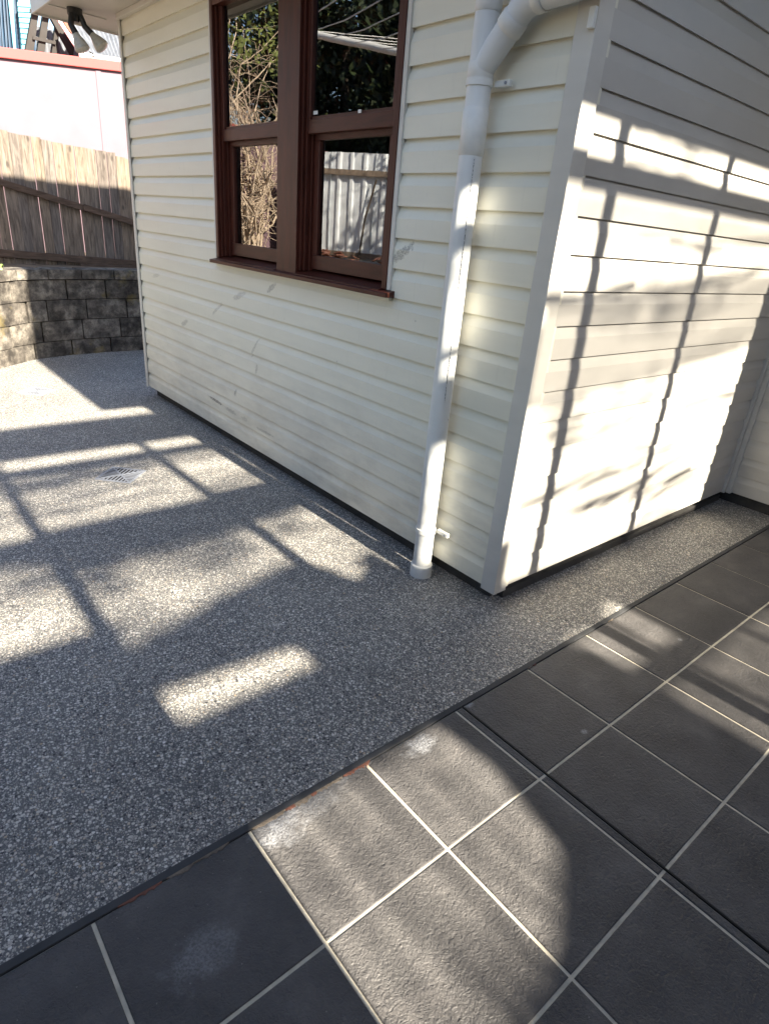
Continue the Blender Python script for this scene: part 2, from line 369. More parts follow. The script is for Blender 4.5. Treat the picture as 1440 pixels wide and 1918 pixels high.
# crumbled mortar and terracotta along the joint
rnd = random.Random(3)
for (x, l, wd, mt) in ((-2.02, .10, .016, 'terracotta'), (-1.90, .07, .018, 'mortar'), (-1.80, .09, .016, 'mortar'), (-1.60, .10, .022, 'mortar'), (-1.52, .035, .020, 'terracotta'), (-1.475, .06, .026, 'mortar'), (-1.43, .022, .018, 'terracotta'), (-1.385, .06, .018, 'mortar'),
                       (-1.33, .04, .014, 'mortar'), (-1.27, .05, .016, 'terracotta'), (-1.215, .055, .018, 'terracotta'), (-.235, .03, .012, 'mortar'), (-.20, .016, .010, 'terracotta'), (.45, .04, .010, 'mortar')):
    n = 15; yc = YE-.0265; l *= 1.25; ys_ = [0]+[wd*.75*math.sin(PI*i/(n-1))**.5*rnd.uniform(.35, 1.15) for i in range(1, n-1)]+[0]
    top_ = [(x-l/2+l*i/(n-1)+rnd.uniform(-.001, .001), yc-max(ys_[i], .0012), .0030+rnd.uniform(-.0008, .0015)) for i in range(n)]; bk = [(p[0], yc, .0044) for p in top_]; lo = [(p[0], p[1]-.001, -.004) for p in top_]
    MB().add(bk+top_+lo, [(i, i+n, i+1+n, i+1) for i in range(n-1)]+[(i+n, i+2*n, i+1+2*n, i+1+n) for i in range(n-1)]).build('terracotta_chip' if mt == 'terracotta' else 'mortar_chip', M[mt], patio)
# terrace behind the retaining wall
terr = MB().prism([(-.2, 7.35, -.05), (-1.4, 6.75, -.05), (-2.3, 5.75, -.05), (-3.0, 4.2, -.05), (-3.3, 2.2, -.05), (-3.4, -1, -.05), (-3.4, -6, -.05), (-30, -6, -.05), (-30, 40, -.05), (14, 40, -.05), (14, 7.35, -.05)], (0, 0, .97)).build('terrace', M['soil']); tag(terr, 'raised dry soil terrace behind the retaining wall', kind='structure')

# ------------------------------------------------------------------ the house
house = empty('house', (0, 0, 0), 'cream weatherboard house with a red-brown timber window and white corner trims', 'house')
P0, PB = .0976, .15
DB = .013            # depth of the bevel on a board
def board_profile(h=PB, DB=DB):
    # outline in (outward distance, height); 0 = outermost face
    return [(.024, 0.004), (.0, 0.0), (.0, h*.62), (DB, h*.985), (DB, h+.012), (.024, h+.012)]
def board_mesh(length, axis, name='board', mat=None, h=PB):
    pr = board_profile(h, .021 if mat == M['cladA'] else .013)
    if axis == 'y': pts = [(d, 0, z) for d, z in pr]; dv = (0, length, 0)      # outward = -x
    else: pts = [(0, d, z) for d, z in pr]; dv = (length, 0, 0)                # outward = -y
    b = MB(); n = 10
    return MB().prism(pts, dv).mesh(name, mat)
def wall_backing(name, b, mat): return b.build(name, mat, house)
LY = 4.80
WY0, WY1, WZ0 = 1.045, 3.085, 1.448       # window opening
wallA = MB().box(.025, .12, .0, WY0, .09, 3.25).box(.025, .12, WY1, LY-.02, .09, 3.25).box(.025, .12, WY0, WY1, .09, WZ0-.02).box(.025, .12, WY0, WY1, 3.12, 3.25).build('wall', M['cladA'], house)
mA = {}
def putA(y0, y1, j):
    k = round(y1-y0, 3)
    if k not in mA: mA[k] = board_mesh(y1-y0, 'y', mat=M['cladA'])
    place(mA[k], 'board', wallA, (random.uniform(-.0006, .0006), y0, P0+j*PB))
for j in range(21):
    if j < 9: putA(.06, LY-.03, j)
    else: putA(.06, WY0-.012, j); putA(WY1+.012, LY-.03, j)
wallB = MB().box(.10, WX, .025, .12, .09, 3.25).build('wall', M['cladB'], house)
mB = board_mesh(WX-.05-.06, 'x', mat=M['cladB'])
for j in range(21): place(mB, 'board', wallB, (.06, random.uniform(-.0006, .0006), P0+j*PB))
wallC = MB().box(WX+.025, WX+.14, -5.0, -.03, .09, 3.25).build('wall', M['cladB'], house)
mC = board_mesh(4.9, 'y', mat=M['cladB'])
for j in range(21): place(mC, 'board', wallC, (WX, -4.95, P0+j*PB))
# corner trims
def Ltrim(name, x0, y0, ax, ay, th, z0, z1, sx=1, sy=1):
    # L section: legs ax along x, ay along y from the corner (x0,y0)
    pts = [(x0, y0, z0), (x0+ax*sx, y0, z0), (x0+ax*sx, y0+th*sy, z0), (x0+th*sx, y0+th*sy, z0), (x0+th*sx, y0+ay*sy, z0), (x0, y0+ay*sy, z0)]
    return MB().prism(pts, (0, 0, z1-z0)).build(name, M['trim'], house, .003)
Ltrim('corner_trim', -.02, -.02, .098, .092, .012, .088, 3.245)
Ltrim('corner_trim', -.016, LY+.012, .08, .045, .012, .088, 3.245, 1, -1)
MB().box(WX-.052, WX-.006, -.018, .012, .088, 3.24).build('corner_trim', M['trim'], house, .003)
MB().box(WX-.020, WX+.014, -.052, -.0185, .088, 3.24).build('corner_trim', M['trim'], house, .003)
# set-back base in the shadow gap
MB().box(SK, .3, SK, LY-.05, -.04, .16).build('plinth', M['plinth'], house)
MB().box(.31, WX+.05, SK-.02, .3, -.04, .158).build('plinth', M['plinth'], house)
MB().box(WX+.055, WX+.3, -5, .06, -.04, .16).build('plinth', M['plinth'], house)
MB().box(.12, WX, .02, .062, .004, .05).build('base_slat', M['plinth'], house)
# end wall and the far side, shading block, eaves
MB().box(.12, 6, LY-.14, LY-.02, .09, 3.25).build('end_wall', M['cladA'], house)
MB().box(-.50, 7, -.41, 5.45, 3.250, 3.33).build('soffit', M['soffit'], house, .002)
for k in range(6):
    yy = .55+k*.9
    MB().box(-.497, -.022, yy, yy+.02, 3.244, 3.2498).build('soffit_joint_strip', M['trim'], house)
MB().box(-.03, .02, .0, LY, 3.21, 3.2495).build('soffit_moulding', M['trim'], house, .004)
MB().box(-.515, -.5005, -.41, 5.45, 3.235, 3.45).build('fascia', M['trim'], house, .003)
MB().box(-.515, 7, 5.4505, 5.47, 3.235, 3.45).build('fascia', M['trim'], house, .003)
MB().box(-.49, 7, 2.4, 5.0, 3.34, 4.77).build('shading_block', M['cladB'], house)  # unseen block in place of the house roof, sized to shade the fence
MB().prism([(-.45, -.3, 3.34), (7, -.3, 3.34), (7, 2.39, 3.34), (-.45, 2.39, 3.34)], (0, 0, .2)).build('roof', M['greyroof'], house)

# --- the window (a part of the house, its pieces sub-parts)
FX = -.015
win = empty('window', (0, (WY0+WY1)/2, WZ0)); attach(win, house)
def W(name, b, mat='stain', bev=.003): return b.build(name, M[mat], win, bev)
ZT = 3.12
MY0, MY1 = 1.955, 2.195                    # wide middle post
W('frame', MB().box(FX, .13, WY0, 1.085, 1.485, ZT))
W('frame', MB().box(FX, .13, 3.045, WY1, 1.485, ZT))
W('mullion', MB().box(FX, .13, MY0, MY1, 1.470, ZT))
W('frame_head', MB().box(FX+.002, .13, 1.085, MY0, 3.04, ZT), 'stain_h'); W('frame_head', MB().box(FX+.002, .13, MY1, 3.045, 3.04, ZT), 'stain_h')
for a, b_ in ((1.085, MY0), (MY1, 3.045)):
    # stepped jambs and stops on both sides of each opening
    for (dx0, dx1, wd) in ((.006, .022, .020), (.024, .050, .040), (.052, .13, .056)):
        W('jamb_stop', MB().box(dx0, dx1, b_-wd, b_-.0005, 1.50, 3.04), bev=.002)
        W('jamb_stop', MB().box(dx0, dx1, a+.0005, a+wd, 1.50, 3.04), bev=.002)
    # upper sash (outer), lower sash (inner)
    u0, u1 = a+.042, b_-.042
    for nm, (ya, yb, za, zb, xa, xb) in {'sash_rail': (u0, u1, 2.262, 2.335, .026, .058)}.items():
        W(nm, MB().box(xa, xb, ya, yb, za, zb), 'stain_h')
    W('sash_stile', MB().box(.026, .050, u0, u0+.022, 2.336, 3.04)); W('sash_stile', MB().box(.026, .050, u1-.022, u1, 2.336, 3.04))
    W('glazing_bead', MB().box(.036, .058, u0+.022, u1-.022, 2.3355, 2.350), 'stain_h', .001)
    W('pane', MB().box(.044, .046, u0+.010, u1-.010, 2.33, 3.04), 'glass', 0)
    l0, l1 = a+.058, b_-.058
    W('sash_rail', MB().box(.066, .104, l0, l1, 1.515, 1.600), 'stain_h'); W('sash_rail', MB().box(.066, .104, l0, l1, 2.232, 2.30), 'stain_h')
    W('sash_stile', MB().box(.066, .104, l0, l0+.055, 1.6005, 2.2315)); W('sash_stile', MB().box(.066, .104, l1-.055, l1, 1.6005, 2.2315))
    W('pane', MB().box(.084, .086, l0+.05, l1-.05, 1.59, 2.24), 'glass', 0)
    W('sill_tread', MB().prism([(FX-.02, a, 1.470), (FX-.02, a, 1.480), (.13, a, 1.512), (.13, a, 1.470)], (0, b_-a, 0)), 'stain_h', .001)
W('sill', MB().prism([(-.062, .985, 1.448), (-.062, .985, 1.470), (-.0, .985, 1.482), (.13, .985, 1.4695), (.13, .985, 1.448)], (0, 1.075, 0)), 'stain_h', .002)
W('sill', MB().prism([(-.062, 2.063, 1.448), (-.062, 2.063, 1.470), (-.0, 2.063, 1.482), (.13, 2.063, 1.4695), (.13, 2.063, 1.448)], (0, 1.045, 0)), 'stain_h', .002)
W('bead', MB().box(-.010, .014, WY0-.030, WY0-.001, 1.4825, 3.2), 'trim', .002); W('bead', MB().box(-.010, .014, WY1+.001, WY1+.030, 1.4825, 3.2), 'trim', .002)
W('apron_strip', MB().box(-.012, .014, WY0-.03, WY1+.02, 1.426, 1.4475), 'cladA', .002)
W('sticker', MB().box(.042, .0435, 1.842, 1.885, 2.360, 2.378), 'white', 0)
W('sash_lift', MB().box(.020, .0255, 1.40, 1.425, 2.336, 2.352), 'white', .001)
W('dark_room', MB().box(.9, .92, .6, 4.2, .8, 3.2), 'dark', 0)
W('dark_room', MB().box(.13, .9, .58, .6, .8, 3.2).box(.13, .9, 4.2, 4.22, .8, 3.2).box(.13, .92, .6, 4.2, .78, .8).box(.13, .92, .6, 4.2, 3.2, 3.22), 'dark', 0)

# ------------------------------------------------------------------ downpipe
PX, PY, PR = -.086, .458, .0515
dp = empty('downpipe', (PX, PY, 0), 'white plastic downpipe clamped to the cream window wall beside the corner', 'downpipe')
def D(name, b, mat='pvc', bev=0): return b.build(name, M[mat], dp, bev)
def cyl(z0, z1, r, seg=40): return MB().tube([(PX, PY, z0), (PX, PY, z1)], r, seg)
D('pipe', cyl(.07, 2.14, PR)); D('foot_socket', MB().tube([(PX, PY, 0), (PX, PY, .065), (PX, PY, .070), (PX, PY, .073)], [0.0617, 0.0617, 0.0603, 0.0537], 40), 'pvc2')
D('coupling', MB().tube([(PX, PY, 2.10), (PX, PY, 2.102), (PX, PY, 2.272), (PX, PY, 2.275)], [0.0522, 0.0548, 0.0548, 0.0522], 40), 'pvc2')
D('pipe', cyl(2.27, 2.40, PR))
D('branch_socket', MB().tube([(PX, PY, 2.372), (PX, PY, 2.374), (PX, PY, 2.43), (PX, PY, 2.434)], [0.0522, 0.0548, 0.0548, 0.0529], 40), 'pvc2')
D('pipe', cyl(2.434, 3.245, PR)); D('coupling', MB().tube([(PX, PY, 2.60), (PX, PY, 2.602), (PX, PY, 2.66), (PX, PY, 2.663)], [0.0522, .0545, .0545, 0.0522], 40), 'pvc2')
D('branch', MB().tube([(PX, PY, 2.41), (PX, PY-.07, 2.482), (PX, PY-.135, 2.548)], 0.0507, 40))
D('elbow_collar', MB().tube([(PX, PY-.118, 2.530), (PX, PY-.121, 2.533), (PX, PY-.153, 2.565), (PX, PY-.156, 2.568)], [0.0515, 0.0555, 0.0555, 0.0515], 40), 'pvc2')
D('elbow', MB().tube([(PX, PY-.15, 2.562), (PX, PY-.175, 2.587), (PX, PY-.205, 2.606), (PX, PY-.25, 2.616)], 0.0515, 40))
D('elbow_collar', MB().tube([(PX, PY-.245, 2.616), (PX, PY-.248, 2.616), (PX, PY-.285, 2.618), (PX, PY-.288, 2.618)], [0.0522, 0.0555, 0.0555, 0.0522], 40), 'pvc2')
D('cross_pipe', MB().tube([(PX, PY-.28, 2.618), (PX, PY-.50, 2.626)], 0.0492, 40))
D('elbow', MB().tube([(PX, PY-.495, 2.626), (PX, PY-.53, 2.634), (PX, PY-.56, 2.655), (PX, PY-.58, 2.69), (PX, PY-.585, 2.73)], 0.0515, 40))
D('pipe', MB().tube([(PX, PY-.585, 2.72), (PX, PY-.585, 3.245)], 0.0492, 40))
def clamp(z, side=-1):
    D('clamp', MB().tube([(PX, PY, z-.013), (PX, PY, z+.013)], 0.0570, 40), 'pvc2')
    t = MB().box(-.045, -.022, PY-.125, PY-.046, z-.012, z+.012); D('clamp_tab', t, 'pvc2', .003)
    D('clamp_screw', MB().tube([(-.046, PY-.108, z), (-.050, PY-.108, z)], .006, 10), 'drain')
clamp(.285); clamp(2.365)
D('cross_clamp', MB().tube([(PX, PY-.455, 2.625), (PX, PY-.475, 2.626)], 0.0522, 32), 'pvc2'); D('clamp_tab', MB().box(-.04, -.022, PY-.478, PY-.452, 2.50, 2.565), 'pvc2', .003)
# faint printed line running up the pipe
g = NG('pipe_print'); g.set(g.mix(g.ramp(g.noise(g.map(g.pos(), scale=(1, 1, 1)), 90, 2, .8), [(.46, 0.0), (.5, 1.0)]), (.70, .715, .70), (.06, .06, .07)), .5)
an = math.radians(-62); pxx, pyy = PX-math.cos(an)*(PR+.0006), PY+math.sin(an)*(PR+.0006)
for z0, z1 in ((1.02, 1.30), (1.42, 2.09)): D('printed_line', MB().beam((pxx, pyy, z0), (pxx, pyy, z1), .0015, .006, (pxx-PX, pyy-PY, 0)), 'pvc').data.materials[0] = g.m

# ------------------------------------------------------------------ drain grates
def drain(cx, cy, label):
    d = empty('drain_grate', (cx, cy, 0), label, 'drain', 'square drain grates in the path'); s = .131
    c45 = math.cos(PI/4)
    rot = lambda p: (cx+(p[0]-p[1])*c45, cy+(p[0]+p[1])*c45, p[2])
    def rb(b): b.v = [rot(p) for p in b.v]; return b
    z0, z1 = .001, .006
    f = MB()
    for a in ((-s, s, -s, -s+.014), (-s, s, s-.014, s), (-s, -s+.014, -s+.014, s-.014), (s-.014, s, -s+.014, s-.014)): f.box(a[0], a[1], a[2], a[3], z0, z1)
    rb(f).build('frame', M['drain'], d)
    rb(MB().box(-s+.014, s-.014, -s+.014, s-.014, .0006, .0012)).build('pit', M['dark'], d)
    i = s-.014
    rb(MB().prism([(-i, -i+.007, z0), (-i, -i, z0), (-i+.007, -i, z0), (i, i-.007, z0), (i, i, z0), (i-.007, i, z0)], (0, 0, .0047))).build('diagonal_bar', M['drain'], d)
    rb(MB().prism([(-i, i-.007, z0), (-i, i, z0), (-i+.007, i, z0), (i, -i+.007, z0), (i, -i, z0), (i-.007, -i, z0)][::-1], (0, 0, .0044))).build('diagonal_bar', M['drain'], d)
    bars = []
    n = 9
    for q in range(4):
        for k in range(n):
            t = -i+(k+.5)*2*i/n; e = abs(t)
            r = [(t-.0045, e), (t+.0045, e), (t+.0045, i), (t-.0045, i)]
            cq, sq = [(1, 0), (0, 1), (-1, 0), (0, -1)][q]
            b = MB().prism([(x*cq-yy*sq, x*sq+yy*cq, z0) for x, yy in r], (0, 0, .0040)); rb(b).build('grate_bar', M['drain'], d)
drain(-1.005, 2.695, 'square white plastic drain grate in the dappled path near the wall')
drain(-.958, 5.30, 'far drain grate lying in full sun by the retaining wall')

# ------------------------------------------------------------------ floodlight under the eave
fl = empty('floodlight', (-.30, 5.0, 3.25), 'twin bulb floodlight with black holders under the far eave corner', 'floodlight')
def F(n, b, mt): return b.build(n, M[mt], fl)
F('base', MB().tube([(-.30, 4.98, 3.249), (-.30, 4.98, 3.205), (-.30, 4.98, 3.19)], [.06, .06, .05], 20), 'blackplastic')
F('sensor', MB().tube([(-.31, 4.95, 3.20), (-.31, 4.95, 3.15)], [.035, .028], 16), 'blackplastic')
def lamp(p0, p1, p2, p3):
    F('holder', MB().tube([p0, p1, p2], [.022, .024, .027], 14), 'blackplastic')
    d = (Vector(p3)-Vector(p2)).normalized(); p2 = Vector(p2)
    F('bulb', MB().tube([p2, p2+d*.02, p2+d*.06, p2+d*.10, p2+d*.115], [.026, .030, .048, .060, .061], 24, False), 'bulb')
    F('bulb_face', MB().tube([p2+d*.113, p2+d*.122, p2+d*.127], [.060, .052, .02], 24), 'bulbface')
lamp((-.34, 4.94, 3.20), (-.36, 4.92, 3.12), (-.335, 4.90, 3.06), (-.29, 4.86, 2.92))
lamp((-.27, 4.94, 3.20), (-.25, 4.92, 3.13), (-.205, 4.90, 3.085), (-.13, 4.84, 2.98))
F('wing_screw', MB().tube([(-.24, 4.90, 2.955), (-.20, 4.90, 2.94), (-.205, 4.90, 2.925), (-.225, 4.90, 2.93)], .006, 8), 'bulbface')

# ------------------------------------------------------------------ retaining wall
rw = empty('retaining_wall', (-.6, 6.85, 0), 'curved retaining wall of stained concrete blocks with a flat cap', 'retaining wall')
ctrl = [(-3.15, 1.2), (-3.05, 2.4), (-2.75, 3.9), (-2.15, 5.25), (-1.62, 5.95), (-1.07, 6.44), (-.60, 6.83), (.05, 7.03), (.75, 7.09), (1.5, 7.10), (2.6, 7.10)]
def smooth_path(c, n=12):
    out = []
    for i in range(len(c)-1):
        p0 = Vector(c[max(i-1, 0)]); p1 = Vector(c[i]); p2 = Vector(c[i+1]); p3 = Vector(c[min(i+2, len(c)-1)])
        for k in range(n):
            t = k/n; out.append(.5*((2*p1)+(-p0+p2)*t+(2*p0-5*p1+4*p2-p3)*t*t+(-p0+3*p1-3*p2+p3)*t**3))
    out.append(Vector(c[-1])); return out
pl = smooth_path(ctrl)
cum = [0]
for i in range(1, len(pl)): cum.append(cum[-1]+(pl[i]-pl[i-1]).length)
def at(s):
    s = max(0, min(cum[-1]-1e-6, s)); i = max(j for j in range(len(cum)) if cum[j] <= s); i = min(i, len(pl)-2)
    t = (s-cum[i])/(cum[i+1]-cum[i]); p = pl[i].lerp(pl[i+1], t); d = (pl[i+1]-pl[i]).normalized(); return p, d
zc = [0.0, .195, .440, .684, .918]
def block(s0, s1, z0, z1, name, proud=0.0, dep=.24, g=.008):
    m_ = (s0+s1)/2; p, d = at(m_); nrm = Vector((d.y, -d.x))      # towards the path
    L = (s1-s0)-2*g; o = rnd.uniform(-.006, .006)+proud; h = z1-z0-g
    b = MB(); nx, nz = 4, 3; vs = []
    for iz in range(nz+1):
        for ix in range(nx+1):
            e = .005 if (ix in (0, nx) or iz in (0, nz)) else 0
            vs.append((-L/2+L*ix/nx, -(o-e+(rnd.uniform(-.004, .004) if not e else 0)), z0+h*iz/nz))
    b.add(vs, [(a+iz*(nx+1), a+1+iz*(nx+1), a+1+(iz+1)*(nx+1), a+(iz+1)*(nx+1)) for iz in range(nz) for a in range(nx)])
    b.box(-L/2, L/2, .012-o, dep, z0, z0+h)
    ob = b.build(name, M['block'], None, 0); ob.location = (p.x, p.y, 0); ob.rotation_euler = (0, 0, math.atan2(d.y, d.x)); attach(ob, rw)
for c in range(4):
    s = (.25 if c % 2 else 0)+.07*c
    if s > .02: block(0, s, zc[c], zc[c+1], 'block')
    while s < cum[-1]-.1:
        L = .5*rnd.uniform(.96, 1.04) if rnd.random() > .12 else .25
        e = min(s+L, cum[-1]); block(s, e, zc[c], zc[c+1], 'block'); s = e
s = .1
while s < cum[-1]-.1:
    e = min(s+.42*rnd.uniform(.95, 1.05), cum[-1]); block(s, e, .922, 1.04, 'cap_block', .022, .30); s = e

# weed on the wall
wd = empty('weed', (-1.0, 6.62, 1.03), 'small green weed growing over the sunlit wall cap', 'weed')
for k in range(6):
    a = rnd.uniform(0, 2*PI); L = rnd.uniform(.04, .10); p = Vector((-.95+rnd.uniform(-.1, .12), 6.75+rnd.uniform(-.05, .05), 1.02)); pts = [p+Vector((math.cos(a)*L*t, math.sin(a)*L*t*.6, L*.7*math.sin(t*2.6))) for t in (0, .35, .7, 1)]
    b = MB(); ws = (.006, .012, .009, .001); u = Vector((-math.sin(a), math.cos(a), .2))
    b.add([q+u*w_*sg for q, w_ in zip(pts, ws) for sg in (-1, 1)], [(2*i, 2*i+1, 2*i+3, 2*i+2) for i in range(3)]); b.build('leaf', M['weed'], wd)

# ------------------------------------------------------------------ paling fence behind
fn = empty('paling_fence', (.5, 9, .9), 'weathered grey paling fence with sloping rails, topped by a band of sun', 'fence')
x = -1.6; FY = 9.0
while x < 3.4:
    wv = rnd.uniform(.125, .15); top = 2.585-.075*(x+.2)+rnd.uniform(-.02, .02); yo = rnd.choice((0, .012)); tl = rnd.uniform(-.004, .004)
    gp = rnd.choice((.002, .003, .005, .007)); yo = rnd.choice((0, .022)) if not (len(fn.children) % 2) else rnd.choice((.004, .014))
    pts = [(x, 0, .78), (x+wv-gp, 0, .78), (x+wv-gp, 0, top+rnd.uniform(-.008, .008)), (x+rnd.uniform(0, .002), 0, top)]
    MB().prism([(px, FY+yo, pz) for px, _, pz in pts], (0, .018, 0)).build('paling', M['paling'], fn); x += wv
def rail(b): b.build('rail', M['rail'], fn, .004)
rail(MB().beam((-1.6, FY-.03, 2.25), (1.0, FY-.03, 1.67), .04, .085)); rail(MB().beam((.75, FY-.045, 1.735), (3.2, FY-.045, 1.19), .04, .085))
rail(MB().beam((-1.6, FY-.03, 1.11), (3.2, FY-.03, .90), .045, .10)); rail(MB().beam((.6, FY-.06, .93), (3.2, FY-.06, .90), .05, .05))

# ------------------------------------------------------------------ pink building and the roofs beyond
pk = empty('pink_building', (2, 12, 0), 'pale pink rendered building with a faded red coping', 'building')
px_ = lambda x: 3.86+.088*(x-.6)
MB().prism([(-7, 12.05, .5), (9, 12.05, .5), (9, 12.05, px_(9)), (-7, 12.05, px_(-7))], (0, 3, 0)).build('wall', M['pink'], pk)
MB().prism([(-7, 11.99, px_(-7)), (9, 11.99, px_(9)), (9, 11.99, px_(9)+.15), (-7, 11.99, px_(-7)+.15)], (0, 3.1, 0)).build('coping', M['red'], pk, .01)
MB().prism([(2.10, 12.035, .5), (2.19, 12.035, .5), (2.19, 12.035, px_(2.19)-.01), (2.10, 12.035, px_(2.1)-.01)], (0, .013, 0)).build('cover_strip', M['pink'], pk, .003)
MB().box(2.65, 2.76, 12.03, 12.048, .5, 3.9).build('cover_strip', M['pink'], pk, .003)

C0 = cam.matrix_world.translation
def bpv(u, v, yy):
    d = Vector(R[0])*((u-720)/1155.5)+Vector(R[1])*((v-959)/1155.5)+Vector(R[2]); t = (yy-C0.y)/d.y; return C0+d*t
def poly(pxs, yy): return [bpv(u, v, yy) for u, v in pxs]
def corrugated(a, b, z0, z1, n, amp, axis='x', slopey=0):
    m_ = MB(); vs = []; N = n*6
    for i in range(N+1):
        t = i/N; x_ = a+(b-a)*t; o = amp*math.sin(t*n*2*PI)
        vs += [(x_, o, z0), (x_, o+slopey, z1)]
    m_.add(vs, [(2*i, 2*i+2, 2*i+3, 2*i+1) for i in range(N)], True); return m_
# turquoise and navy house: real solid walls standing at 16 m
th = empty('turquoise_house', (1.2, 16.3, 0), 'neighbouring house with navy corrugated walls and turquoise weatherboard trim', 'house')
b = MB(); 
cw = corrugated(-1.5, 2.30, 3, 8.5, 17, .03); cw.v = [(p[0], p[1]+16.3, p[2]) for p in cw.v]; cw.build('navy_wall', M['navy'], th)
def slab(name, pxs, yy, dep, mt, parent): return MB().prism(poly(pxs, yy), (0, dep, 0)).build(name, M[mt], parent)
slab('corner_board', [(11, -40), (21, -40), (30, 94), (25, 94)], 16.15, .1, 'turq', th)
tw = [(31, -40), (62, -40), (58, 22), (45, 96), (40, 96)]
slab('weatherboard_wall', tw, 16.10, .12, 'turq', th)
for k in range(9):
    v = 2+k*10; u0 = 32+(v-2)*.11; u1 = 57-(max(0, v-24))*.16
    slab('weatherboard', [(u0, v), (u1, v+1.5), (u1, v+9.5), (u0, v+8)], 16.06+.0, .03, 'turq', th)
for k in range(5): slab('navy_batten', [(-2+k*6-14, -40), (0+k*6-14, -40), (9+k*6-14, 94), (7+k*6-14, 94)], 16.2, .05, 'navy', th)
# brown timber frame with corrugated backing
bfm = empty('timber_frame_shed', (2.7, 15, 0), 'dark brown timber frame over corrugated sheet behind the pink building', 'shed')
cw = corrugated(2.0, 4.3, 3, 5.05, 14, .03); cw.v = [(p[0], p[1]+15.3, p[2]) for p in cw.v]; cw.build('backing_sheet', M['greyroof'], bfm)
Q = 15.0
slab('frame_post', [(46, 98), (60, 22), (72, 25), (62, 100)], Q, .12, 'brownframe', bfm)
slab('frame_post', [(68, 102), (80, 25), (92, 28), (82, 104)], Q, .12, 'brownframe', bfm)
slab('frame_post', [(96, 104), (104, 40), (112, 44), (106, 106)], Q, .12, 'brownframe', bfm)
slab('frame_rail', [(62, 66), (104, 76), (104, 82), (61, 72)], Q-.05, .05, 'brownframe', bfm)
slab('raking_beam', [(92, 28), (106, 34), (140, 80), (136, 108)], Q-.1, .1, 'brownframe', bfm)
slab('sill_beam', [(45, 92), (150, 104), (150, 110), (45, 98)], Q-.12, .06, 'brownframe', bfm)
slab('top_beam', [(56, 14), (110, 26), (110, 34), (56, 22)], Q-.12, .06, 'brownframe', bfm)
# grey corrugated roof with white gutter
gr = empty('grey_roof_building', (3.6, 14.4, 0), 'building with a grey corrugated roof and white gutter beside the shed', 'building')
A0, A1, A2, A3 = bpv(110, 36, 14.6), bpv(290, 70, 15.6), bpv(290, 118, 13.6), bpv(152, 98, 13.6)
rm = MB(); N = 22*5
nr = (A1-A0).cross(A3-A0).normalized()
vs = []
for i in range(N+1):
    t = i/N; o = nr*.035*math.sin(t*22*2*PI); vs += [A0.lerp(A1, t)+o, A3.lerp(A2, t)+o]
rm.add(vs, [(2*i, 2*i+2, 2*i+3, 2*i+1) for i in range(N)], True).build('roof_sheet', M['greyroof'], gr)
slab('barge_board', [(106, 34), (112, 34), (156, 100), (150, 102)], 13.5, .05, 'white', gr)
MB().tube([bpv(158, 102, 13.45), bpv(290, 122, 13.45)], .045, 12).build('gutter_pipe', M['white'], gr)
MB().tube([bpv(150, 97, 13.4), bpv(150, 105, 13.4), bpv(157, 107, 13.4), bpv(159, 102, 13.4)], .035, 10).build('gutter_elbow', M['white'], gr)
slab('gable_wall', [(150, 104), (290, 124), (290, 150), (150, 130)], 13.6, .1, 'brownframe', gr)
slab('terracotta_flashing', [(116, 36), (128, 39), (134, 62), (126, 52)], 13.9, .05, 'terracotta', gr)

# ------------------------------------------------------------------ unseen frame behind the camera: posts, rails, and panels added to shape the shadows
D0 = -2.4
vf = empty('shadow_frame', (0, D0, 0), 'unseen frame of brown posts with panels added to shape the sun patches', 'verandah')
def VP(name, pts, mt='blocker', yy=-5.4, th=.012):
    """panel whose outline is given as (x, height of the sun's ray where it would meet y = 0)"""
    P_ = [(x-DRX*(-yy), yy, h-TAN*yy) for x, h in pts]
    return MB().prism(P_, (0, th, 0)).build(name, M[mt], vf)
def V(name, x0, x1, h0, h1, mt='blocker', yy=-5.4, th=.012): return VP(name, [(x0, h0), (x1, h0), (x1, h1), (x0, h1)], mt, yy, th)
V('beam', -5.0, 4.2, 2.25, 2.78, 'post', D0, .05)
V('rail', -5.0, 4.2, 2.00, 2.10, 'post', D0, .04)
VP('post', [(-1.80, -1.632), (-1.715, -1.632), (-1.60, 2.25), (-1.685, 2.25)], 'post', D0, .08)
for xc, wv in ((-.575, .085), (.335, .085), (1.375, .075)): V('post', xc-wv/2, xc+wv/2, -1.632, 2.25, 'post', D0, .08)
V('side_blocker', 2.39, 4.2, -1.632, 2.0, 'blocker', D0); V('side_blocker', -6.0, -2.80, -1.632, 2.0, 'blocker', D0)  # opaque panels added to end the sunlit area at both sides
B0 = -3.66                                   # sun ray that starts at the ground of the rear shadow panels
V('shadow_panel', -1.63, -.57, 1.00, 1.40); V('shadow_panel', -.57, -.02, 1.05, 1.45); V('dimming_panel', -.02, .335, 1.05, 1.60, 'dimmer'); V('shadow_panel', -2.8, -1.60, 1.13, 1.36, 'blocker', -5.43)  # added panels, shaped so the gaps between them leave the sun patches
VP('dimming_panel', [(.335, 1.06), (2.5, 1.24), (2.5, 1.74), (.335, 1.60)], 'dimmer'); V('dimming_panel', -2.8, 2.5, 1.84, 2.0, 'dimmer2')  # part-clear panels added to dim the sun in bands
VP('low_shadow_panel', [(-1.74, .21), (-1.03, .17), (-1.03, .60), (-1.35, .52), (-1.74, .42)]); V('low_shadow_panel', -1.76, -1.0, -.325, .09)
VP('low_shadow_panel', [(-1.04, -.325), (.06, -.325), (.06, .40), (-.12, .38), (-.14, .58), (-.42, .42), (-.57, .66), (-1.04, .60)])
